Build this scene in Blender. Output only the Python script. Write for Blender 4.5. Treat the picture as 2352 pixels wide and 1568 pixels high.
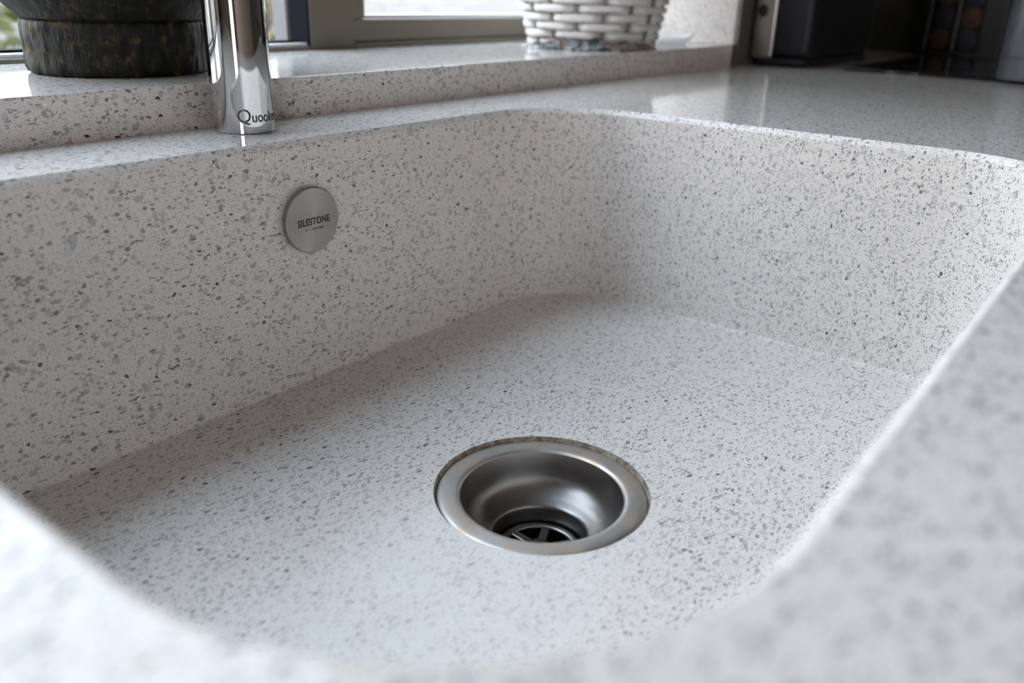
import bpy, bmesh, math, random
from mathutils import Vector, Matrix, noise
from mathutils.geometry import tessellate_polygon

# ------------------------------------------------------------------ frame, camera, sky, exposure
# metres; worktop surface is z = 0, x runs along the window wall, y towards the window
SC = bpy.context.scene
COL = SC.collection
for o in list(bpy.data.objects):
    bpy.data.objects.remove(o)

F_PX, PITCH, YAW, ROLL = 1946.2, 0.39302, 0.92218, 0.02782
CAM = Vector((-0.60507, -0.41958, 0.08714))
fwd = Vector((math.sin(YAW)*math.cos(PITCH), math.cos(YAW)*math.cos(PITCH), -math.sin(PITCH)))
rgt = Vector((math.cos(YAW), -math.sin(YAW), 0.0))
upv = rgt.cross(fwd)
r2 = rgt*math.cos(ROLL) + upv*math.sin(ROLL)
u2 = -rgt*math.sin(ROLL) + upv*math.cos(ROLL)
cam_data = bpy.data.cameras.new('camera')
cam = bpy.data.objects.new('camera', cam_data)
COL.objects.link(cam)
M = Matrix((r2, u2, -fwd)).transposed().to_4x4()
M.translation = CAM
cam.matrix_world = M
cam_data.sensor_width = 36.0
cam_data.lens = 36.0*F_PX/2352.0
cam_data.clip_start = 0.01
cam_data.clip_end = 300
cam_data.dof.use_dof = True
cam_data.dof.focus_distance = 0.515
cam_data.dof.aperture_fstop = 6.0
SC.camera = cam

SKY_STRENGTH = 2.0
EXPOSURE = 1.98
world = bpy.data.worlds.new('overcast_sky')
SC.world = world
world.use_nodes = True
bg = world.node_tree.nodes['Background']
wt_ = world.node_tree                               # pale horizon rising to a bluer overhead sky
tc_ = wt_.nodes.new('ShaderNodeTexCoord'); sp_ = wt_.nodes.new('ShaderNodeSeparateXYZ'); rp_ = wt_.nodes.new('ShaderNodeValToRGB')
wt_.links.new(tc_.outputs['Generated'], sp_.inputs[0]); wt_.links.new(sp_.outputs[2], rp_.inputs[0]); wt_.links.new(rp_.outputs[0], bg.inputs['Color'])
rp_.color_ramp.elements[0].color = (1.02, 0.985, 1.00, 1)
rp_.color_ramp.elements[1].color = (0.72, 0.87, 1.09, 1)
bg.inputs['Strength'].default_value = SKY_STRENGTH
SC.view_settings.view_transform = 'Standard'
SC.view_settings.look = 'None'
SC.view_settings.exposure = EXPOSURE
SC.view_settings.gamma = 1.0
SC.view_settings.use_curve_mapping = False
SC.cycles.max_bounces = 5
SC.cycles.diffuse_bounces = 3
SC.cycles.glossy_bounces = 3
SC.cycles.use_adaptive_sampling = True
SC.cycles.adaptive_threshold = 0.08
SC.cycles.adaptive_min_samples = 16
SC.cycles.caustics_reflective = False
SC.cycles.caustics_refractive = False
SC.cycles.sample_clamp_indirect = 6

WIN_L, WIN_R, WIN_TOP = -1.18, 0.52, 1.28         # window opening over the sill
ROOM_L, ROOM_R, ROOM_F = -2.40, 1.15, -3.0         # room extents
CEIL, FLOOR = 1.55, -0.90
def portal(name, loc, rot, sx, sy):
    l = bpy.data.lights.new(name, 'AREA')
    l.shape = 'RECTANGLE'; l.size = sx; l.size_y = sy
    l.cycles.is_portal = True
    o = bpy.data.objects.new(name, l); COL.objects.link(o)
    o.location = loc; o.rotation_euler = rot
portal('window_portal', ((WIN_L+WIN_R)/2, 0.36, (0.02+WIN_TOP)/2), (-math.pi/2, 0, 0), WIN_R-WIN_L, WIN_TOP)
GD_0, GD_1, GD_T = -2.5, -1.65, 0.95               # unseen left-wall door added for fill light (y range, head height)
portal('fill_door_portal', (ROOM_L-0.13, (GD_0+GD_1)/2, (FLOOR+GD_T)/2), (0, -math.pi/2, 0), GD_T-FLOOR, GD_1-GD_0)

# ------------------------------------------------------------------ node helpers
class NT:
    def __init__(s, name):
        s.mat = bpy.data.materials.new(name); s.mat.use_nodes = True
        s.t = s.mat.node_tree; s.n = s.t.nodes; s.l = s.t.links
        s.bsdf = s.n['Principled BSDF']; s.out = s.n['Material Output']
    def new(s, typ, **kw):
        n = s.n.new(typ)
        for k, v in kw.items(): setattr(n, k, v)
        return n
    def put(s, sock, v):
        if hasattr(v, 'links') or isinstance(v, bpy.types.NodeSocket): s.l.new(v, sock)
        else: sock.default_value = v
    def math(s, op, a, b=0.0, clamp=False):
        n = s.new('ShaderNodeMath', operation=op, use_clamp=clamp)
        s.put(n.inputs[0], a); s.put(n.inputs[1], b); return n.outputs[0]
    def mix(s, f, a, b, blend='MIX'):
        n = s.new('ShaderNodeMix', data_type='RGBA', blend_type=blend)
        s.put(n.inputs[0], f); s.put(n.inputs[6], a); s.put(n.inputs[7], b); return n.outputs[2]
    def ramp(s, f, stops, interp='LINEAR'):
        n = s.new('ShaderNodeValToRGB'); n.color_ramp.interpolation = interp
        e = n.color_ramp.elements
        while len(e) < len(stops): e.new(0.5)
        for i, (p, c) in enumerate(stops):
            e[i].position = p; e[i].color = (*c, 1) if len(c) == 3 else c
        s.put(n.inputs[0], f); return n.outputs[0]
    def coord(s, scale=(1, 1, 1), rot=(0, 0, 0), loc=(0, 0, 0)):
        tc = s.new('ShaderNodeTexCoord'); mp = s.new('ShaderNodeMapping')
        mp.inputs['Scale'].default_value = scale; mp.inputs['Rotation'].default_value = rot
        mp.inputs['Location'].default_value = loc
        s.l.new(tc.outputs['Object'], mp.inputs['Vector']); return mp.outputs[0]
    def noise(s, vec, scale, detail=2.0, rough=0.5, out=0):
        n = s.new('ShaderNodeTexNoise'); n.inputs['Scale'].default_value = scale
        n.inputs['Detail'].default_value = detail; n.inputs['Roughness'].default_value = rough
        s.l.new(vec, n.inputs['Vector']); return n.outputs[out]
    def bump(s, h, strength, dist):
        n = s.new('ShaderNodeBump'); n.inputs['Strength'].default_value = strength
        n.inputs['Distance'].default_value = dist
        s.l.new(h, n.inputs['Height']); s.l.new(n.outputs[0], s.bsdf.inputs['Normal'])
    def set(s, **kw):
        for k, v in kw.items():
            s.put(s.bsdf.inputs[k.replace('_', ' ')], v)
        return s.mat

def simple(name, col, rough=0.5, metal=0.0, **kw):
    t = NT(name)
    return t.set(Base_Color=(*col, 1), Roughness=rough, Metallic=metal, **kw)

def quartz(name, rough, limescale=False, spec=0.5):
    t = NT(name)
    base = (0.79, 0.742, 0.705, 1)
    # layers of crushed stone chips: cell size (m), share of cells that are chips, stretch, tones
    layers = [
        (0.0030, 0.080, (1, 1.5, 0.9), (0.4, 0.7, 0.2), [(0, (.62, .60, .57)), (.4, (.545, .54, .52)), (.7, (.665, .65, .635)), (.9, (.51, .485, .44))]),
        (0.0021, 0.055, (0.8, 1.5, 1.25), (1.0, 0.3, 0.9), [(0, (.45, .44, .42)), (.25, (.36, .355, .34)), (.48, (.50, .485, .465)), (.66, (.40, .375, .34)), (.74, (.21, .215, .21)), (.86, (.27, .275, .27)), (.945, (.07, .073, .07)), (.985, (.035, .045, .075))]),
        (0.0011, 0.060, (0.55, 1.5, 1.1), (0.9, 0.5, 1.3), [(0, (.36, .345, .33)), (.4, (.46, .44, .42)), (.78, (.235, .225, .215)), (.95, (.14, .08, .05)), (.97, (.92, .92, .92))]),
        (0.00060, 0.090, (1.3, 0.8, 1), (0.5, 0.5, 0.5), [(0, (.42, .41, .40)), (.45, (.32, .31, .30)), (.8, (.52, .47, .42))]),
    ]
    col = base
    for i, (size, share, st, rot, tones) in enumerate(layers):
        if i < 2:
            v = t.new('ShaderNodeTexVoronoi', feature='F1')
            v.inputs['Scale'].default_value = 1.0/size
            t.l.new(t.coord(st, rot, (i*1.37, i*0.71, i*2.3)), v.inputs['Vector'])
        else:       # small grains: randomly filled cells of a skewed lattice
            fl = t.new('ShaderNodeVectorMath', operation='FLOOR')
            t.l.new(t.coord([a/size for a in st], rot), fl.inputs[0])
            v = t.new('ShaderNodeTexWhiteNoise', noise_dimensions='3D')
            t.l.new(fl.outputs[0], v.inputs['Vector'])
        sp = t.new('ShaderNodeSeparateColor'); t.l.new(v.outputs['Color'], sp.inputs[0])
        on = t.math('LESS_THAN', sp.outputs[0], share)
        col = t.mix(on, col, t.ramp(sp.outputs[1], tones, 'CONSTANT'))
    if limescale:   # dried limescale bloom beside the drain
        g = t.new('ShaderNodeTexGradient', gradient_type='SPHERICAL')
        t.l.new(t.coord((7, 11, 7), (0, 0, 0), (2.66, 2.42, 1.107)), g.inputs[0])
        n = t.noise(t.coord(), 45, 5, 0.65)
        m = t.math('MULTIPLY', t.math('MINIMUM', t.math('MULTIPLY', g.outputs[1], 1.5), 0.8), t.math('MULTIPLY', n, 1.45), True)
        col = t.mix(m, col, (0.88, 0.855, 0.83, 1))
    return t.set(Base_Color=col, Roughness=rough, Specular_IOR_Level=spec)

# ------------------------------------------------------------------ mesh helpers
def link(name, me, mat, parent=None, smooth=False):
    o = bpy.data.objects.new(name, me); COL.objects.link(o)
    if mat: me.materials.append(mat)
    if smooth:
        for p in me.polygons: p.use_smooth = True
    if parent: o.parent = parent
    return o
def mk(name, verts, faces, mat, parent=None, smooth=False):
    me = bpy.data.meshes.new(name); me.from_pydata([tuple(v) for v in verts], [], faces); me.update()
    bm = bmesh.new(); bm.from_mesh(me)
    bmesh.ops.recalc_face_normals(bm, faces=bm.faces); bm.to_mesh(me); bm.free()
    return link(name, me, mat, parent, smooth)
def empty(name, loc=(0, 0, 0)):
    o = bpy.data.objects.new(name, None); COL.objects.link(o); o.location = loc
    o.empty_display_size = 0.02; return o
def tag(o, label=None, cat=None, group=None, kind=None):
    if label: o['label'] = label
    if cat: o['category'] = cat
    if group: o['group'] = group
    if kind: o['kind'] = kind
    return o
def box(name, x0, x1, y0, y1, z0, z1, mat, parent=None, bevel=0.0, seg=2):
    me = bpy.data.meshes.new(name); bm = bmesh.new()
    bmesh.ops.create_cube(bm, size=1)
    for v in bm.verts:
        v.co = ((x0+x1)/2+v.co.x*(x1-x0), (y0+y1)/2+v.co.y*(y1-y0), (z0+z1)/2+v.co.z*(z1-z0))
    if bevel:
        bmesh.ops.bevel(bm, geom=bm.edges[:], offset=bevel, segments=seg, profile=0.5, affect='EDGES')
    bm.to_mesh(me); bm.free()
    return link(name, me, mat, parent, False)
def lathe(name, prof, n, mat, parent=None, centre=(0, 0, 0), smooth=True, close=False):
    vs, fs = [], []
    k = len(prof)
    for i in range(n):
        a = 2*math.pi*i/n
        for r, z in prof:
            vs.append((centre[0]+r*math.cos(a), centre[1]+r*math.sin(a), centre[2]+z))
    for i in range(n):
        j = (i+1) % n
        for m in range(k if close else k-1):
            m2 = (m+1) % k
            fs.append((i*k+m, j*k+m, j*k+m2, i*k+m2))
    return mk(name, vs, fs, mat, parent, smooth)
def autosmooth(o, deg=35):
    me = o.data
    for p in me.polygons: p.use_smooth = True
    bm = bmesh.new(); bm.from_mesh(me)
    for e in bm.edges:
        if len(e.link_faces) == 2 and e.calc_face_angle(0) > math.radians(deg): e.smooth = False
    bm.to_mesh(me); bm.free()
    return o
def rrect(x0, x1, y0, y1, r, n=14):
    pts = []
    for cx, cy, a0 in ((x1-r, y1-r, 0), (x0+r, y1-r, 90), (x0+r, y0+r, 180), (x1-r, y0+r, 270)):
        for i in range(n+1):
            a = math.radians(a0+90*i/n); pts.append((cx+r*math.cos(a), cy+r*math.sin(a)))
    return pts
def plate_with_hole(outer, hole, z):
    polys = [[Vector((x, y, 0)) for x, y in outer], [Vector((x, y, 0)) for x, y in hole]]
    return [(x, y, z) for x, y in outer+hole], [tuple(t) for t in tessellate_polygon(polys)]
def text_mesh(name, body, size, mat, parent, fn, bold=0.0, sx=1.0, centre=True, extrude=0.00008, spacing=1.0):
    cu = bpy.data.curves.new(name, 'FONT'); cu.body = body; cu.size = size
    cu.extrude = extrude; cu.offset = bold; cu.space_character = spacing; cu.resolution_u = 4
    if centre: cu.align_x = 'CENTER'
    tmp = bpy.data.objects.new('tmp_text', cu); COL.objects.link(tmp)
    bpy.context.view_layer.update()
    me = bpy.data.meshes.new_from_object(tmp.evaluated_get(bpy.context.evaluated_depsgraph_get()))
    bpy.data.objects.remove(tmp)
    for v in me.vertices: v.co = fn(v.co.x*sx, v.co.y, v.co.z)
    me.name = name
    return link(name, me, mat, parent)

# ------------------------------------------------------------------ materials
M_TOP = quartz('polished_quartz', 0.07, False, 0.26)
M_BASIN = quartz('satin_quartz', 0.38)
M_BFLOOR = quartz('satin_quartz_limescale', 0.36, True)
M_FRAME = simple('taupe_window_paint', (0.16, 0.14, 0.10), 0.35)
M_GASKET = simple('navy_rubber', (0.005, 0.006, 0.010), 0.8, 0.0, Specular_IOR_Level=0.08)
M_LIGHTFRAME = simple('pale_grey_frame', (0.20, 0.20, 0.205), 0.6)
M_BEAD = simple('white_glazing_bead', (0.75, 0.76, 0.76), 0.35)
M_WALL = simple('taupe_wall_paint', (0.13, 0.12, 0.095), 0.8)
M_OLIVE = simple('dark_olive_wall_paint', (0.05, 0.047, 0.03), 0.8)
M_WHITE = simple('warm_white_ceiling_paint', (0.60, 0.58, 0.54), 0.8)
M_ROOM = simple('clay_wall_paint', (0.30, 0.25, 0.20), 0.8)
M_CHROME = simple('chrome', (0.64, 0.64, 0.645), 0.03, 1.0)
M_INK = simple('dark_grey_print', (0.03, 0.032, 0.035), 0.4)
M_BROWN_INK = simple('brown_etched_print', (0.055, 0.028, 0.008), 0.5)
M_GREY_INK = simple('grey_etched_print', (0.12, 0.115, 0.11), 0.5)
M_BLACK = simple('black_plastic', (0.010, 0.010, 0.011), 0.3)
M_BLACKGLASS = simple('black_glass', (0.006, 0.006, 0.007), 0.06)
M_DARKHOLE = simple('dark_pipe', (0.006, 0.006, 0.006), 0.6)

def glass_mat():
    t = NT('window_glass')
    tr = t.new('ShaderNodeBsdfTransparent'); tr.inputs[0].default_value = (0.95, 0.97, 0.96, 1)
    gl = t.new('ShaderNodeBsdfGlossy'); gl.inputs['Roughness'].default_value = 0.01
    mx = t.new('ShaderNodeMixShader'); mx.inputs[0].default_value = 0.06
    t.l.new(tr.outputs[0], mx.inputs[1]); t.l.new(gl.outputs[0], mx.inputs[2]); t.l.new(mx.outputs[0], t.out.inputs[0])
    return t.mat
M_GLASS = glass_mat()
def acrylic_mat():
    t = NT('clear_acrylic')
    tr = t.new('ShaderNodeBsdfTransparent'); gl = t.new('ShaderNodeBsdfGlossy'); gl.inputs['Roughness'].default_value = 0.15
    mx = t.new('ShaderNodeMixShader'); mx.inputs[0].default_value = 0.02
    t.l.new(tr.outputs[0], mx.inputs[1]); t.l.new(gl.outputs[0], mx.inputs[2]); t.l.new(mx.outputs[0], t.out.inputs[0])
    return t.mat
M_ACRYLIC = acrylic_mat()

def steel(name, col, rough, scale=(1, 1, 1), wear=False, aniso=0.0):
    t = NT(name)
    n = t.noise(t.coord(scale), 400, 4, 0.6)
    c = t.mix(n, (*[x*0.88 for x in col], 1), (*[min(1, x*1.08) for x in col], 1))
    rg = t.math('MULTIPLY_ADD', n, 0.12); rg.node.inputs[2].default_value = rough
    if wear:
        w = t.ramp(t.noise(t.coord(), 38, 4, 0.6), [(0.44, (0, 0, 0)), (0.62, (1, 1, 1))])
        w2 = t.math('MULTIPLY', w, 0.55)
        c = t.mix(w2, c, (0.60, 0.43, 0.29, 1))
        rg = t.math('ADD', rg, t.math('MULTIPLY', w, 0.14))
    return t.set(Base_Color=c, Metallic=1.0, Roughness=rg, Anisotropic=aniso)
M_FLANGE = steel('worn_brushed_steel', (0.56, 0.54, 0.52), 0.34, wear=True)
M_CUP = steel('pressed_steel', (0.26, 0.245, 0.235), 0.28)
M_DISC = steel('spun_steel', (0.36, 0.34, 0.32), 0.30, aniso=0.85)
def add_tangent(mat, axis):
    t = mat.node_tree
    n = t.nodes.new('ShaderNodeTangent'); n.direction_type = 'RADIAL'; n.axis = axis
    t.links.new(n.outputs[0], t.nodes['Principled BSDF'].inputs['Tangent'])
add_tangent(M_DISC, 'Y')
M_STEELBAR = steel('brushed_appliance_steel', (0.55, 0.53, 0.50), 0.28, (8, 8, 0.3))

# ------------------------------------------------------------------ room shell
box('floor', ROOM_L-.15, ROOM_R+.15, ROOM_F-.15, 0.34, FLOOR-.1, FLOOR, simple('oak_floor_boards', (0.34, 0.25, 0.17), 0.45))['kind'] = 'structure'
box('ceiling', ROOM_L-.15, ROOM_R+.15, ROOM_F-.15, 0.34, CEIL, CEIL+.1, M_WHITE)['kind'] = 'structure'
wl = tag(empty('wall_left'), kind='structure')
box('pier', ROOM_L-.12, ROOM_L, ROOM_F-.12, GD_0, FLOOR, CEIL, M_ROOM, wl)
box('pier', ROOM_L-.12, ROOM_L, GD_1, 0.34, FLOOR, CEIL, M_ROOM, wl)
box('lintel', ROOM_L-.12, ROOM_L, GD_0, GD_1, GD_T, CEIL, M_ROOM, wl)
box('wall_right', ROOM_R, ROOM_R+.12, ROOM_F-.12, 0.34, FLOOR, CEIL, M_OLIVE)['kind'] = 'structure'
SY, SH = 0.0778, 0.0271      # sill front plane, sill height
YW = 0.275                   # window frame plane
wb = tag(empty('wall_back'), kind='structure')
box('pier', WIN_R+.015, ROOM_R, SY, YW+.07, FLOOR, CEIL, M_WALL, wb)
box('pier', ROOM_L, WIN_L, SY, YW+.07, FLOOR, CEIL, M_WALL, wb)
box('spandrel', WIN_L, WIN_R+.015, SY+.012, YW+.07, FLOOR, -0.022, M_WALL, wb)
box('lintel', WIN_L, WIN_R+.015, SY, YW+.07, WIN_TOP, CEIL, M_WALL, wb)
box('wall_front', ROOM_L, ROOM_R, ROOM_F-.12, ROOM_F, FLOOR, CEIL, M_ROOM)['kind'] = 'structure'
box('trim_1', WIN_R, WIN_R+.015, SY, YW+.06, SH, WIN_TOP, M_TOP, None, 0.0008)['kind'] = 'structure'   # speckled reveal lining
box('trim_2', ROOM_R-.02, ROOM_R, -1.6, SY, 0.0, 0.074, simple('shaded_upstand', (0.03, 0.028, 0.02), 0.5))['kind'] = 'structure'  # shade of the corner is put into this upstand's dark colour

# windows: fixed light on the left, opening sash on the right of the mullion
w1 = tag(empty('window_1', (WIN_L, YW, SH)), kind='structure')
def wpart(par, name, x0, x1, y0, y1, z0, z1, mat, bev=0.0012):
    o = box(name, x0, x1, y0, y1, z0, z1, mat, None, bev); o.parent = par
    o.matrix_parent_inverse = Matrix.Translation(-par.location); return o
wpart(w1, 'bottom_rail', WIN_L, -0.029, YW, YW+.030, SH-.004, SH+.0035, M_FRAME)
wpart(w1, 'glazing_bead', WIN_L, -0.029, YW+.004, YW+.016, SH+.0030, SH+.0065, M_BEAD, 0.0005)
wpart(w1, 'gasket', WIN_L, -0.029, YW+.016, YW+.029, SH+.0030, SH+.0085, M_GASKET, 0.0005)
for mx_ in (-0.60,):
    wpart(w1, 'mullion', mx_-.029, mx_+.029, YW, YW+.055, SH+.002, WIN_TOP-.05, M_FRAME)
wpart(w1, 'stile', WIN_L, WIN_L+.05, YW, YW+.05, SH, WIN_TOP, M_FRAME)
wpart(w1, 'top_rail', WIN_L+.05, -0.029, YW, YW+.05, WIN_TOP-.05, WIN_TOP, M_FRAME)
wpart(w1, 'pane', WIN_L+.03, -0.030, YW+.0295, YW+.0335, SH+.002, WIN_TOP-.03, M_GLASS, 0.0)
wpart(w1, 'mullion', -0.0285, 0.029, YW, YW+.030, SH-.004, WIN_TOP, M_FRAME)
wpart(w1, 'side_gasket', -0.0305, -0.0284, YW+.001, YW+.0292, SH+.004, WIN_TOP-.05, M_GASKET, 0.0004)
wpart(w1, 'outer_mullion', -0.0300, 0.029, YW+.0340, YW+.055, SH-.02, WIN_TOP, M_LIGHTFRAME)
w2 = tag(empty('window_2', (0.029, YW, SH)), kind='structure')
wpart(w2, 'bottom_rail', 0.0290, WIN_R, YW, YW+.055, SH-.004, SH+.0058, M_FRAME)
wpart(w2, 'sash_rail', 0.0300, WIN_R-.012, YW+.002, YW+.050, SH+.0062, SH+.0285, M_FRAME, 0.0018)
wpart(w2, 'sash_stile', 0.0300, 0.0465, YW+.002, YW+.050, SH+.0290, WIN_TOP-.045, M_FRAME, 0.0018)
wpart(w2, 'sash_stile', WIN_R-.055, WIN_R-.012, YW+.002, YW+.050, SH+.0290, WIN_TOP-.045, M_FRAME, 0.0018)
wpart(w2, 'sash_rail', 0.0300, WIN_R-.012, YW+.002, YW+.050, WIN_TOP-.044, WIN_TOP-.014, M_FRAME, 0.0018)
wpart(w2, 'glazing_bead', 0.0465, WIN_R-.055, YW+.012, YW+.024, SH+.0286, SH+.0318, M_BEAD, 0.0005)
wpart(w2, 'pane', 0.0440, WIN_R-.05, YW+.0290, YW+.0330, SH+.0270, WIN_TOP-.042, M_GLASS, 0.0)

M_ADDED_BLIND = simple('grey_added_blind', (0.10, 0.095, 0.085), 0.9)
wpart(w2, 'added_blind_fabric', 0.034, 0.500, YW-.0120, YW-.0108, 0.300, WIN_TOP-.010, M_ADDED_BLIND, 0.0)  # unseen blind added to dim the right end of the worktop
wpart(w2, 'added_blind_bar', 0.034, 0.500, YW-.0150, YW-.0080, 0.285, 0.300, M_ADDED_BLIND, 0.001)
wpart(w2, 'added_blind_roller', 0.034, 0.500, YW-.0300, YW-.0125, WIN_TOP-.026, WIN_TOP-.002, M_ADDED_BLIND, 0.004)

# ------------------------------------------------------------------ garden outside
def ground_mat():
    t = NT('dry_winter_garden')
    c = t.coord()
    n1 = t.noise(c, 0.22, 4, 0.6); n2 = t.noise(c, 1.2, 5, 0.7)
    a = t.mix(n2, (0.068, 0.050, 0.034, 1), (0.098, 0.070, 0.056, 1))
    b = t.mix(n2, (0.030, 0.026, 0.026, 1), (0.082, 0.074, 0.072, 1))
    return t.set(Base_Color=t.mix(t.ramp(n1, [(0.42, (0, 0, 0)), (0.58, (1, 1, 1))]), a, b), Roughness=0.9)
gv = []; gf = []
GX, GY = 60, 60
for j in range(GY+1):
    for i in range(GX+1):
        x = 400*(2*i/GX-1)*abs(2*i/GX-1); y = 0.5+400*(j/GY)**2.2
        gv.append((x, y, -1.15+0.15*noise.noise((x*.15, y*.15, 0))*min(1, y/6)))
for j in range(GY):
    for i in range(GX):
        k = j*(GX+1)+i; gf.append((k, k+1, k+GX+2, k+GX+1))
tag(mk('garden_ground', gv, gf, ground_mat(), None, True), 'pale dry garden ground seen through the window panes', 'ground', kind='structure')
def leaf_mat(name, c1, c2):
    t = NT(name); n = t.noise(t.coord(), 4, 3)
    return t.set(Base_Color=t.mix(t.ramp(n, [(0.35, (0, 0, 0)), (0.65, (1, 1, 1))]), (*c1, 1), (*c2, 1)), Roughness=0.6)
def shrub(name, x, y, r, h, mat, seed, label, n=5200, leaf=0.040):
    rnd = random.Random(seed)
    root = tag(empty(name, (x, y, -1.15)), label, 'shrub')
    vs, fs = [], []
    for i in range(n):
        a = rnd.uniform(0, 6.283); t = rnd.random()**0.8
        rr = r*math.sqrt(rnd.random())*(1-0.35*abs(2*t-0.9))
        c = Vector((rr*math.cos(a), rr*math.sin(a), 0.08+t*h))
        d1 = Vector((rnd.gauss(0, 1), rnd.gauss(0, 1), rnd.gauss(0, 1))).normalized()
        d2 = d1.orthogonal().normalized(); l = leaf*rnd.uniform(.6, 1.4)
        k = len(vs)
        vs += [c-d1*l, c+d2*l*.45, c+d1*l, c-d2*l*.45]; fs.append((k, k+1, k+2, k+3))
    f = mk('foliage', vs, fs, mat, root); f['kind'] = 'stuff'
    for i in range(5):
        a = rnd.uniform(0, 6.283); q = (0.4*r*math.cos(a), 0.4*r*math.sin(a))
        tv = []
        for zz, s, w in ((0, 0.2, .016), (h*.5, .7, .012), (h*.95, 1.3, .005)):
            for m in range(5):
                b = 2*math.pi*m/5; tv.append((q[0]*s+w*math.cos(b), q[1]*s+w*math.sin(b), zz))
        tf = [(g*5+m, g*5+(m+1) % 5, (g+1)*5+(m+1) % 5, (g+1)*5+m) for g in range(2) for m in range(5)]
        mk('stem', tv, tf, M_BARK, root)
    return root
M_BARK = simple('bark', (0.10, 0.07, 0.045), 0.8)
M_LEAFG = leaf_mat('mossy_green_leaves', (0.040, 0.060, 0.008), (0.095, 0.085, 0.016))
M_LEAFY = leaf_mat('straw_coloured_leaves', (0.14, 0.12, 0.04), (0.13, 0.095, 0.055))
shrub('garden_shrub', 0.45, 3.2, 0.62, 1.75, M_LEAFG, 3, 'mossy green garden shrub seen left of the stone mortar')
shrub('garden_shrub', 2.55, 4.1, 0.60, 1.55, M_LEAFY, 5, 'straw yellow garden shrub seen through the fixed pane beside the tap')

# ------------------------------------------------------------------ worktop and sink
SX0, SX1, SY0, SY1, SR, DEPTH = -0.5533, 0.0, -0.3836, 0.0, 0.079, 0.1582
AR = 0.0036                  # arris of the cut-out
hole = rrect(SX0-AR, SX1+AR, SY0-AR, SY1+AR, SR+AR)
outer = [(ROOM_R, SY), (ROOM_L, SY), (ROOM_L, -0.56), (ROOM_R, -0.56)]
vs, fs = plate_with_hole(outer, hole, 0.0)
n0, nh = len(outer), len(hole)
def add_ring(off, z):
    k = len(vs)
    for x, y in rrect(SX0-off, SX1+off, SY0-off, SY1+off, SR+off): vs.append((x, y, z))
    return k
prev = n0
for off, z in ((AR*0.94, -AR*0.06), (AR*0.10, -AR*0.88), (0.0, -AR*1.05), (0.0, -0.020)):
    k = add_ring(off, z)
    fs += [(prev+i, prev+(i+1) % nh, k+(i+1) % nh, k+i) for i in range(nh)]
    prev = k
k = len(vs)                                   # underside and outer edges
vs += [(x, y, -0.020) for x, y in outer]
fs += [(i, (i+1) % 4, k+(i+1) % 4, k+i) for i in range(4)]
polys = [[Vector((x, y, 0)) for x, y in outer], [Vector((v[0], v[1], 0)) for v in vs[prev:prev+nh]]]
idx = list(range(k, k+4))+list(range(prev, prev+nh))
fs += [tuple(idx[a] for a in t) for t in tessellate_polygon(polys)]
wt = autosmooth(mk('worktop', vs, fs, M_TOP), 28)
wt.data.materials.append(M_BASIN)             # the cut edge of the sink opening is honed, not polished
for p_ in wt.data.polygons:
    if p_.center.z < -0.0001 and p_.center.z > -0.0199 and SX0-.01 < p_.center.x < SX1+.01 and SY0-.01 < p_.center.y < SY1+.01: p_.material_index = 1
tag(wt, 'speckled pale grey quartz worktop with polished surface around the sink cut-out', 'worktop')

DX, DY, DR = -0.2852, -0.1998, 0.0565        # drain centre and flange radius
sink = tag(empty('kitchen_sink', (0, 0, 0)), 'rectangular speckled quartz undermount sink with rounded corners', 'sink')
vs, fs = [], []
prev = None
for off, z in ((0.0, -0.0200), (0.0, -DEPTH+.0022), (-0.0004, -DEPTH+.0012), (-0.0012, -DEPTH+.0004), (-0.0024, -DEPTH)):
    kk = len(vs)
    for x, y in rrect(SX0-off, SX1+off, SY0-off, SY1+off, SR+off): vs.append((x, y, z))
    if prev is not None: fs += [(prev+i, prev+(i+1) % nh, kk+(i+1) % nh, kk+i) for i in range(nh)]
    prev = kk
autosmooth(mk('basin_wall', vs, fs, M_BASIN, sink), 40)
RR = DR+0.0012                                # recess cut for the flange
NC = 96
circ = [(DX+RR*math.cos(2*math.pi*i/NC), DY+RR*math.sin(2*math.pi*i/NC)) for i in range(NC)]
fo = rrect(SX0+.0024, SX1-.0024, SY0+.0024, SY1-.0024, SR-.0024)
vs, fs = plate_with_hole(fo, circ, -DEPTH)
mk('basin_floor', vs, fs, M_BFLOOR, sink)
t = NT('stained_recess')
t.set(Base_Color=t.mix(t.ramp(t.noise(t.coord(), 240, 4, .7), [(0.40, (0, 0, 0)), (0.62, (1, 1, 1))]), (0.42, 0.37, 0.29, 1), (0.16, 0.12, 0.08, 1)), Roughness=0.6)
lathe('drain_recess', [(RR, 0.0), (RR-.0008, -0.0012), (RR-.0010, -0.0052), (DR-.004, -0.0054)], NC, t.mat, sink, (DX, DY, -DEPTH))

# drain
drain = tag(empty('sink_drain', (DX, DY, -DEPTH)), 'round stainless steel drain with strainer set in the sink floor', 'drain')
lathe('flange', [(0.0520, -0.0050), (0.0562, -0.0048), (DR, -0.0036), (0.0561, -0.0026), (0.0552, -0.0020), (0.0535, -0.0017),
                 (0.0505, -0.0017), (0.0475, -0.0018), (0.0455, -0.0019), (0.0444, -0.0023), (0.0437, -0.0032)], 128, M_FLANGE, drain)
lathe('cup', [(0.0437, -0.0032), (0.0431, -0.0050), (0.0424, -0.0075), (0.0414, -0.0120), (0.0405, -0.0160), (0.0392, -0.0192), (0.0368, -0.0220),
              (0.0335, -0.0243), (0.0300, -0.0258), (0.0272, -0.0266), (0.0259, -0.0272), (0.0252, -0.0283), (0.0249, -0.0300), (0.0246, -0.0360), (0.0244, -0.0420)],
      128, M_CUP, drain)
st = empty('strainer'); st.parent = drain
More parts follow.
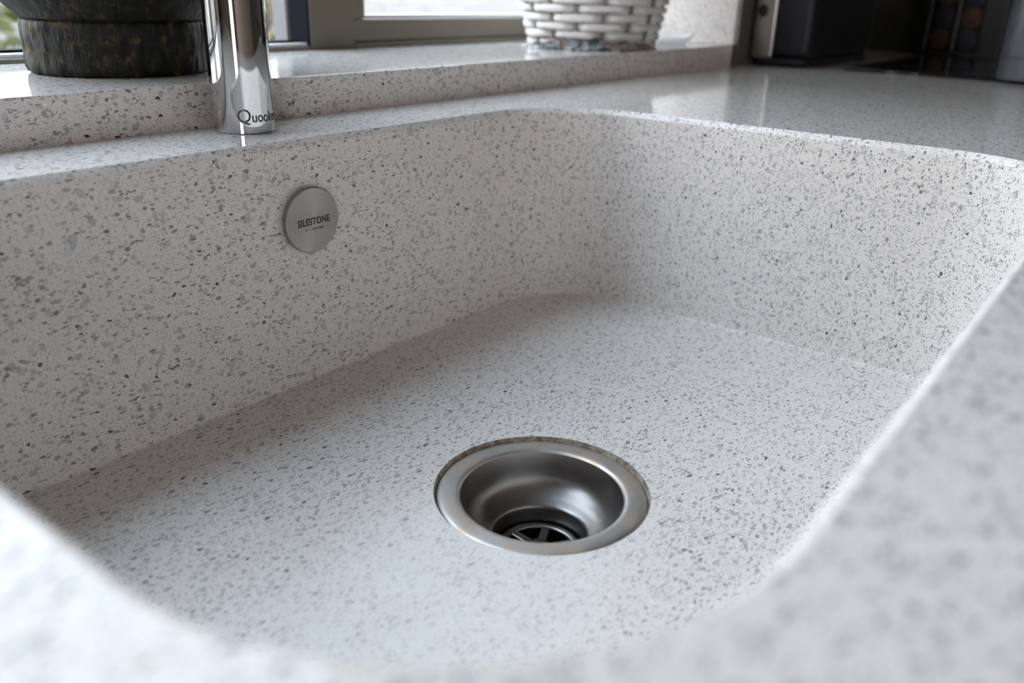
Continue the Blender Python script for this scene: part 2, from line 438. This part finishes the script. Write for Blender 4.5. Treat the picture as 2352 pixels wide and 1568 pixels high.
def rr_ring(r0, r1, z, h):
    b = 0.0007
    return [(r1, z-h), (r1, z-b), (r1-b, z), (r0+b, z), (r0, z-b), (r0, z-h)]
lathe('rim', rr_ring(0.0186, 0.0232, -0.0366, 0.003), 96, M_CUP, st, close=True)
for i in range(6):
    a = math.radians(60*i+24)
    sp = box('spoke', 0.004, 0.0200, -0.0024, 0.0024, -0.0396, -0.0370, M_CUP, st, 0.0006)
    sp.rotation_euler = (0, 0, a)
lathe('hub', [(0.0, -0.0345), (0.0030, -0.0346), (0.0052, -0.0352), (0.0062, -0.0362), (0.0064, -0.0396), (0, -0.0396)], 40, M_CUP, st)
lathe('pipe', [(0.0244, -0.0420), (0.0240, -0.0430), (0.0238, -0.075), (0.0, -0.076)], 48, M_DARKHOLE, drain)

# overflow cover on the back wall of the basin
OX, OZ, OR = -0.2684, -0.0495, 0.0208
ov = tag(empty('overflow_cover', (OX, 0, OZ)), 'round brushed steel overflow cover lettered SILESTONE on the back wall', 'overflow cover')
def lathe_y(name, prof, n, mat, parent):
    vs, fs = [], []; k = len(prof)
    for i in range(n):
        a = 2*math.pi*i/n
        for r, d in prof: vs.append((r*math.cos(a), -d, r*math.sin(a)))
    for i in range(n):
        j = (i+1) % n
        fs += [(i*k+m, j*k+m, j*k+m+1, i*k+m+1) for m in range(k-1)]
    return autosmooth(mk(name, vs, fs, mat, parent), 35)
lathe_y('disc', [(0.0, 0.0052), (0.008, 0.0052), (0.016, 0.0052), (OR-.0005, 0.0052), (OR-.0001, 0.0049), (OR, 0.0044), (OR-.0002, 0.0022), (OR-.001, 0.0018), (0.012, 0.0018)], 96, M_DISC, ov)
lathe_y('stem', [(0.012, 0.0018), (0.012, 0.0)], 32, M_DARKHOLE, ov)
text_mesh('lettering', 'SILESTONE', 0.0062, M_BROWN_INK, ov, lambda x, y, z: (x+.0006, -0.00525-z, y-.0026), 0.00016, 0.80, spacing=1.07)
text_mesh('small_lettering', 'BY COSENTINO', 0.0023, M_GREY_INK, ov, lambda x, y, z: (x+.0010, -0.00525-z, y-.0062), 0.0, 0.80, spacing=1.15)

# ------------------------------------------------------------------ sill
sill = box('window_sill', WIN_L, WIN_R, SY, YW, -0.0215, SH, M_TOP, None, 0.0009, 2)
tag(sill, 'speckled quartz window sill block raised above the back of the worktop', 'sill')

# ------------------------------------------------------------------ tap
TX, TY, TR = -0.2719, 0.0516, 0.01873
tap = tag(empty('kitchen_tap', (TX, TY, 0)), 'tall cylindrical chrome tap lettered Quooker behind the sink', 'tap')
lathe('body', [(0, 0.0), (TR-.0006, 0.0), (TR, 0.0006), (TR, 0.2395), (TR-.0005, 0.240), (0, 0.240)], 96, M_CHROME, tap)
autosmooth(tap.children[0], 30)
ring = lathe('lever_collar', [(0.010, 0.2402), (TR, 0.2402), (TR+.0003, 0.2408), (TR+.0003, 0.268), (TR-.002, 0.2705), (0.010, 0.2705)], 64, M_CHROME, tap); autosmooth(ring, 30)
def tube(name, path, rad, mat, parent, n=20):
    vs, fs = [], []
    for i, p in enumerate(path):
        p = Vector(p); d = (Vector(path[min(i+1, len(path)-1)])-Vector(path[max(i-1, 0)])).normalized()
        s = Vector((1, 0, 0)); t = d.cross(s).normalized()
        for m in range(n):
            a = 2*math.pi*m/n; vs.append(p+(s*math.cos(a)+t*math.sin(a))*rad)
    for i in range(len(path)-1):
        fs += [(i*n+m, i*n+(m+1) % n, (i+1)*n+(m+1) % n, (i+1)*n+m) for m in range(n)]
    fs += [tuple(range(n)), tuple(range((len(path)-1)*n, len(path)*n))]
    return autosmooth(mk(name, vs, fs, mat, parent), 40)
path = [(0, 0, 0.268), (0, 0, 0.32)]+[(0, -0.09+0.09*math.cos(a), 0.32+0.09*math.sin(a)) for a in [math.pi*i/16 for i in range(1, 17)]]+[(0, -0.18, 0.27)]
tube('spout', path, 0.0115, M_CHROME, tap)
lv = tube('lever', [(0.0, -0.0, 0.254), (0.02, 0, 0.254)], 0.004, M_CHROME, tap)
lv.data.transform(Matrix.Identity(4))
face = math.radians(-90.0)
def wrap(x, y, z):
    # lettering runs round the body; x = 0 sits where the photograph shows the first letter
    a = math.radians(-138.5)+x/TR
    rr_ = TR+0.00006+z
    return (rr_*math.cos(a), rr_*math.sin(a), y+0.0074)
text_mesh('lettering', 'Q', 0.0114, M_INK, tap, wrap, 0.00004, 0.95, False, 0.00003)
text_mesh('lettering', 'uooker', 0.0088, M_INK, tap, lambda x, y, z: wrap(x+.0089, y, z), 0.00011, 0.84, False, 0.00003, 1.0)

# ------------------------------------------------------------------ stone mortar on the sill
def granite():
    t = NT('hammered_granite')
    c = t.coord()
    n = t.noise(c, 130, 5, 0.65)
    col = t.ramp(n, [(0.42, (.005, .005, .0045)), (0.55, (.012, .011, .007)), (0.64, (.055, .036, .008)), (0.76, (.085, .072, .045))])
    t.bump(t.noise(t.coord((1, 1, 0.35)), 330, 4, 0.6), 0.9, 0.0016)
    return t.set(Base_Color=col, Roughness=0.55, Specular_IOR_Level=0.22)
M_GRAN = granite()
MX, MY = -0.2758, 0.1841
mort = tag(empty('stone_mortar', (MX, MY, SH)), 'dark brown green granite mortar standing on the sill beside the tap', 'mortar')
def rough_lathe(name, prof, n, mat, parent, amp, seed):
    o = lathe(name, prof, n, mat, parent)
    for v in o.data.vertices:
        r = Vector((v.co.x, v.co.y, 0)); L = r.length
        if L > 0.01:
            d = amp*noise.noise((v.co.x*120+seed, v.co.y*120, v.co.z*45))+amp*.7*noise.noise((v.co.x*300, v.co.y*300+seed, v.co.z*110))
            v.co += r/L*d
    return autosmooth(o, 50)
def dense(prof, step=0.0018):
    out = []
    for (r0, z0), (r1, z1) in zip(prof, prof[1:]):
        m = max(1, int(math.hypot(r1-r0, z1-z0)/step))
        out += [(r0+(r1-r0)*i/m, z0+(z1-z0)*i/m) for i in range(m)]
    return out+[prof[-1]]
rough_lathe('foot', dense([(0.030, 0.0), (0.0565, 0.0), (0.0583, 0.0014), (0.0590, 0.0040), (0.0592, 0.010), (0.0592, 0.031), (0.0588, 0.0338), (0.0578, 0.0345)]), 220, M_GRAN, mort, 0.0014, 1.0)
rough_lathe('bowl', dense([(0.0578, 0.0345), (0.0600, 0.0358), (0.068, 0.045), (0.0760, 0.057), (0.0820, 0.074), (0.0850, 0.100), (0.0845, 0.128), (0.0820, 0.132), (0.070, 0.131), (0.066, 0.115), (0.055, 0.075), (0.030, 0.054), (0.004, 0.050)], 0.003), 200, M_GRAN, mort, 0.0009, 7.0)

# ------------------------------------------------------------------ white woven basket
BX, BY, BZ = 0.308, 0.1655, SH+0.0003
def wicker():
    t = NT('whitewashed_wicker'); n = t.noise(t.coord((1, 1, 5)), 60, 4, .6)
    return t.set(Base_Color=t.mix(t.ramp(n, [(0.4, (0, 0, 0)), (0.75, (1, 1, 1))]), (0.70, 0.69, 0.68, 1), (0.58, 0.50, 0.44, 1)), Roughness=0.6)
M_WICK = wicker()
M_STAKE = simple('grey_willow', (0.22, 0.20, 0.18), 0.7)
bask = tag(empty('woven_basket', (BX, BY, BZ)), 'round whitewashed woven basket standing on the window sill', 'basket')
NS, ROWH, NROW = 16, 0.0093, 19
def bask_r(z): return 0.0705+0.0150*min(1.0, z/0.06)**0.8
for rw in range(NROW):
    zc = 0.0052+rw*ROWH; vs, fs = [], []
    seg = 128
    for i in range(seg):
        a = 2*math.pi*i/seg
        ph = math.cos(NS/2*a+math.pi*rw+0.5)
        w = 0.0036*(1-max(0.0, -ph)**3.0*2.0)       # bulges over one stake, dips sharply behind the next
        r = bask_r(zc)+w
        hh = 0.0041+0.0003*math.sin(5*a+rw)
        zo = 0.0005*math.sin(2*a+rw*1.7)
        for dr, dz in ((-.0009, -hh), (.0006, -hh*.8), (.0012, 0), (.0006, hh*.8), (-.0009, hh), (-.0013, 0)):
            vs.append(((r+dr)*math.cos(a), (r+dr)*math.sin(a), zc+zo+dz))
    for i in range(seg):
        j = (i+1) % seg
        fs += [(i*6+m, j*6+m, j*6+(m+1) % 6, i*6+(m+1) % 6) for m in range(6)]
    mk('weave_strand', vs, fs, M_WICK, bask, True)
for s in range(NS):
    a = 2*math.pi*s/NS-0.5/(NS/2)+0.0
    zs = [0.0, 0.02, 0.06, 0.12, 0.178]; vs, fs = [], []
    for z in zs:
        r = bask_r(z)
        for dr, dt in ((-.0014, -.0024), (.0012, -.0020), (.0012, .0020), (-.0014, .0024)):
            vs.append(((r+dr)*math.cos(a)-dt*math.sin(a), (r+dr)*math.sin(a)+dt*math.cos(a), z))
    for g in range(len(zs)-1):
        fs += [(g*4+m, g*4+(m+1) % 4, g*4+4+(m+1) % 4, g*4+4+m) for m in range(4)]
    fs += [(0, 1, 2, 3), (16, 17, 18, 19)]
    mk('stake', vs, fs, M_STAKE, bask)
lathe('base', [(0.0, 0.0012), (0.068, 0.0012), (0.0725, 0.0006), (0.0725, 0.0), (0.0, 0.0)], 64, M_WICK, bask)
lathe('rim', [(0.083, 0.174), (0.090, 0.174), (0.0915, 0.180), (0.090, 0.186), (0.083, 0.186), (0.0815, 0.180)], 72, M_WICK, bask, close=True)

# crumpled leaflet caught under the basket
def leaflet_mat():
    t = NT('crumpled_printed_foil')
    n = t.noise(t.coord((1, 1, 2)), 55, 3, .6)
    col = t.ramp(n, [(0.0, (.012, .014, .016)), (0.44, (.04, .042, .045)), (0.52, (.30, .30, .31)), (0.56, (.05, .05, .05)), (0.66, (.28, .12, .04)), (0.70, (.03, .035, .04))])
    return t.set(Base_Color=col, Roughness=0.3)
vs, fs = [], []
NU, NV = 70, 12
for j in range(NV+1):
    for i in range(NU+1):
        a = math.radians(-205+122*i/NU); v = j/NV
        r_in = 0.0775; r_out = min(0.100-0.004*math.sin(i*.35), (BY-0.0795)/max(0.02, -math.sin(a)) if math.sin(a) < 0 else 1.0)
        r = r_in+(max(r_out, r_in+.004)-r_in)*v
        x, y = BX+r*math.cos(a), BY+r*math.sin(a)
        env = math.sin(math.pi*min(1, max(0, (i+2)/(NU+4))))**0.5
        z = env*((1-v)**0.7*0.0085+0.0035*(0.5+noise.noise((x*75, y*75, 2)))*(1-v*.6)+.0022*noise.noise((x*190, y*190, 5)))
        vs.append((x, y, SH+max(0.0004, z)))
for j in range(NV):
    for i in range(NU):
        k = j*(NU+1)+i; fs.append((k, k+1, k+NU+2, k+NU+1))
lf = mk('crumpled_wrapper', vs, fs, leaflet_mat())
tag(lf, 'crumpled dark grey and white wrapper lying against the foot of the woven basket', 'wrapper')
sm = lf.modifiers.new('thickness', 'SOLIDIFY'); sm.thickness = 0.0006; sm.offset = 1

# small white dish at the end of the sill
M_PORC = simple('white_porcelain', (0.92, 0.92, 0.92), 0.2, 0.0, Subsurface_Weight=0.5, Subsurface_Scale=0.02, Subsurface_Radius=(1, 1, 1))
vs, fs = [], []
na, nr = 48, 7
for m in range(nr+1):
    t_ = m/nr
    for i in range(na):
        a = 2*math.pi*i/na
        ex = 0.0265*(0.45+0.55*t_); ey = 0.0185*(0.45+0.55*t_)
        rim = 0.0085+0.0055*max(0, math.cos(a))**2-0.0012*max(0, -math.cos(a))
        vs.append((ex*math.cos(a), ey*math.sin(a), 0.0005+rim*t_**1.7))
for m in range(nr):
    fs += [(m*na+i, m*na+(i+1) % na, (m+1)*na+(i+1) % na, (m+1)*na+i) for i in range(na)]
fs.append(tuple(range(na)))
dish = tag(empty('soap_dish', (0.452, 0.133, SH)), 'small white boat-shaped dish at the end of the sill', 'dish')
dish.rotation_euler = (0, 0, math.radians(-42))
b_ = mk('bowl', vs, fs, M_PORC, dish, True)
sm = b_.modifiers.new('thickness', 'SOLIDIFY'); sm.thickness = 0.0024; sm.offset = 1

# ------------------------------------------------------------------ appliances in the dark corner
toa = tag(empty('toaster', (0.70, 0.03, 0)), 'long black toaster with brushed steel end panel beside the window wall', 'toaster')
def tp(name, x0, x1, y0, y1, z0, z1, mat, bev, seg=3):
    o = box(name, x0, x1, y0, y1, z0, z1, mat, toa, bev, seg); o.matrix_parent_inverse = Matrix.Translation(-toa.location); return o
autosmooth(tp('housing', 0.572, 0.838, -0.007, 0.066, 0.010, 0.185, simple('navy_black_enamel', (0.007, 0.008, 0.012), 0.5), 0.012, 5), 40)
autosmooth(tp('end_panel', 0.5640, 0.5722, 0.0405, 0.0715, 0.010, 0.185, M_STEELBAR, 0.004, 4), 40)
tp('base', 0.568, 0.832, -0.004, 0.063, 0.003, 0.0112, M_BLACK, 0.002)
for fx, fy in ((0.585, 0.004), (0.585, 0.056), (0.828, 0.000), (0.828, 0.056)):
    tp('foot', fx-.012, fx+.014, fy-.006, fy+.008, 0.0, 0.0035, M_BLACK, 0.001)
kv, kf = [], []
for d, r_ in ((0.0, .0066), (0.0035, .0066), (0.0042, .0058)):
    for i in range(32):
        a = 2*math.pi*i/32; kv.append((0.5641-d, 0.0592+r_*math.cos(a), 0.0700+r_*1.15*math.sin(a)))
for g in range(2): kf += [(g*32+i, g*32+(i+1) % 32, g*32+32+(i+1) % 32, g*32+32+i) for i in range(32)]
kf.append(tuple(range(64, 96)))
kn = mk('knob', kv, kf, M_BLACK, toa); kn.matrix_parent_inverse = Matrix.Translation(-toa.location)
for yy in (0.014, 0.040):
    tp('slot', 0.60, 0.81, yy-.006, yy+.006, 0.1845, 0.1856, M_DARKHOLE, 0.0)

hob = tag(empty('induction_hob', (0.84, -0.30, 0)), 'black glass hob set on the worktop in the dark corner', 'hob')
hp = box('glass_plate', 0.590, 1.06, -0.515, -0.050, 0.0002, 0.0040, M_BLACKGLASS, hob, 0.0003); hp.matrix_parent_inverse = Matrix.Translation(-hob.location)
for zx, zy, zr in ((0.71, -0.17, 0.075), (0.71, -0.40, 0.09), (0.94, -0.17, 0.09), (0.94, -0.40, 0.075)):
    z_ = lathe('cooking_zone', [(zr, 0.0041), (zr-.002, 0.0041)], 64, simple('zone_print', (.05, .05, .05), .3), hob, (zx, zy, 0)); z_.matrix_parent_inverse = Matrix.Translation(-hob.location)

rack = tag(empty('capsule_rack', (1.09, -0.085, 0)), 'black rack with clear windows holding coloured coffee capsules', 'rack')
def rp(name, x0, x1, y0, y1, z0, z1, mat, bev=0.001):
    o = box(name, x0, x1, y0, y1, z0, z1, mat, rack, bev); o.matrix_parent_inverse = Matrix.Translation(-rack.location); return o
rp('back', 1.112, 1.128, -0.150, -0.022, 0.0, 0.24, M_BLACK)
rp('base', 1.066, 1.112, -0.150, -0.022, 0.0, 0.009, M_BLACK)
for y0_, y1_ in ((-0.150, -0.116), (-0.0785, -0.0715), (-0.034, -0.022)):
    rp('divider', 1.070, 1.112, y0_, y1_, 0.009, 0.236, M_BLACK)
for y0_, y1_ in ((-0.116, -0.0785), (-0.0715, -0.034)):
    rp('window', 1.0695, 1.0710, y0_, y1_, 0.010, 0.232, M_ACRYLIC, 0.0)
M_ORANGE = simple('orange_foil', (0.05, 0.014, 0.0015), 0.6, 0.0)
M_PURPLE = simple('purple_foil', (0.005, 0.003, 0.014), 0.6, 0.0)
places = ['lowest', 'second', 'third', 'fourth', 'fifth', 'sixth']
cap_src = {}
for ci, yc in enumerate((-0.0527, -0.0972)):
    for ri in range(3):
        colr = 'orange' if (ri+ci) % 2 == 0 else 'purple'
        zc = 0.0105+0.0175+ri*0.0352
        if colr not in cap_src:
            vs, fs = [], []
            prof = [(0.0, -.0135), (0.009, -.0135), (0.0118, -.010), (0.0140, .0095), (0.0165, .0100), (0.0165, .0112), (0.0, .0125)]
            nn = 24
            for i in range(nn):
                a = 2*math.pi*i/nn
                for r_, d in prof: vs.append((-d, r_*math.cos(a), r_*math.sin(a)))
            kq = len(prof)
            for i in range(nn):
                j = (i+1) % nn
                fs += [(i*kq+m, j*kq+m, j*kq+m+1, i*kq+m+1) for m in range(kq-1)]
            c = autosmooth(mk('coffee_capsule', vs, fs, M_ORANGE if colr == 'orange' else M_PURPLE), 35); cap_src[colr] = c
        else:
            c = cap_src[colr].copy(); COL.objects.link(c); c.name = 'coffee_capsule'
        c.location = (1.092, yc, zc)
        if ri == 0: pos = 'lowest in'
        else: pos = places[ri]+' from the bottom of'
        tag(c, '%s coffee capsule %s the %s column of the black rack' % (colr, pos, 'left' if ci == 0 else 'right'), 'capsule', 'coffee capsules in the rack')

can = tag(empty('storage_canister', (0.605, -0.268, 0.0040)), 'pale grey storage canister standing at the edge of the black hob', 'canister')
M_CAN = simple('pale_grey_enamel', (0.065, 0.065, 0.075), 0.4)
lathe('base_band', [(0, 0), (0.0392, 0), (0.0402, .001), (0.0402, 0.0245), (0.0396, 0.0250), (0.0, 0.0250)], 64, M_CAN, can)
lathe('body', [(0, 0.0256), (0.0400, 0.0256), (0.0400, 0.145), (0.0392, 0.147), (0, 0.147)], 64, M_CAN, can)
lathe('lid', [(0.0, 0.1474), (0.0406, 0.1474), (0.0406, 0.160), (0.0390, 0.1635), (0.0, 0.1645)], 64, M_CAN, can)
for c_ in can.children: autosmooth(c_, 35)
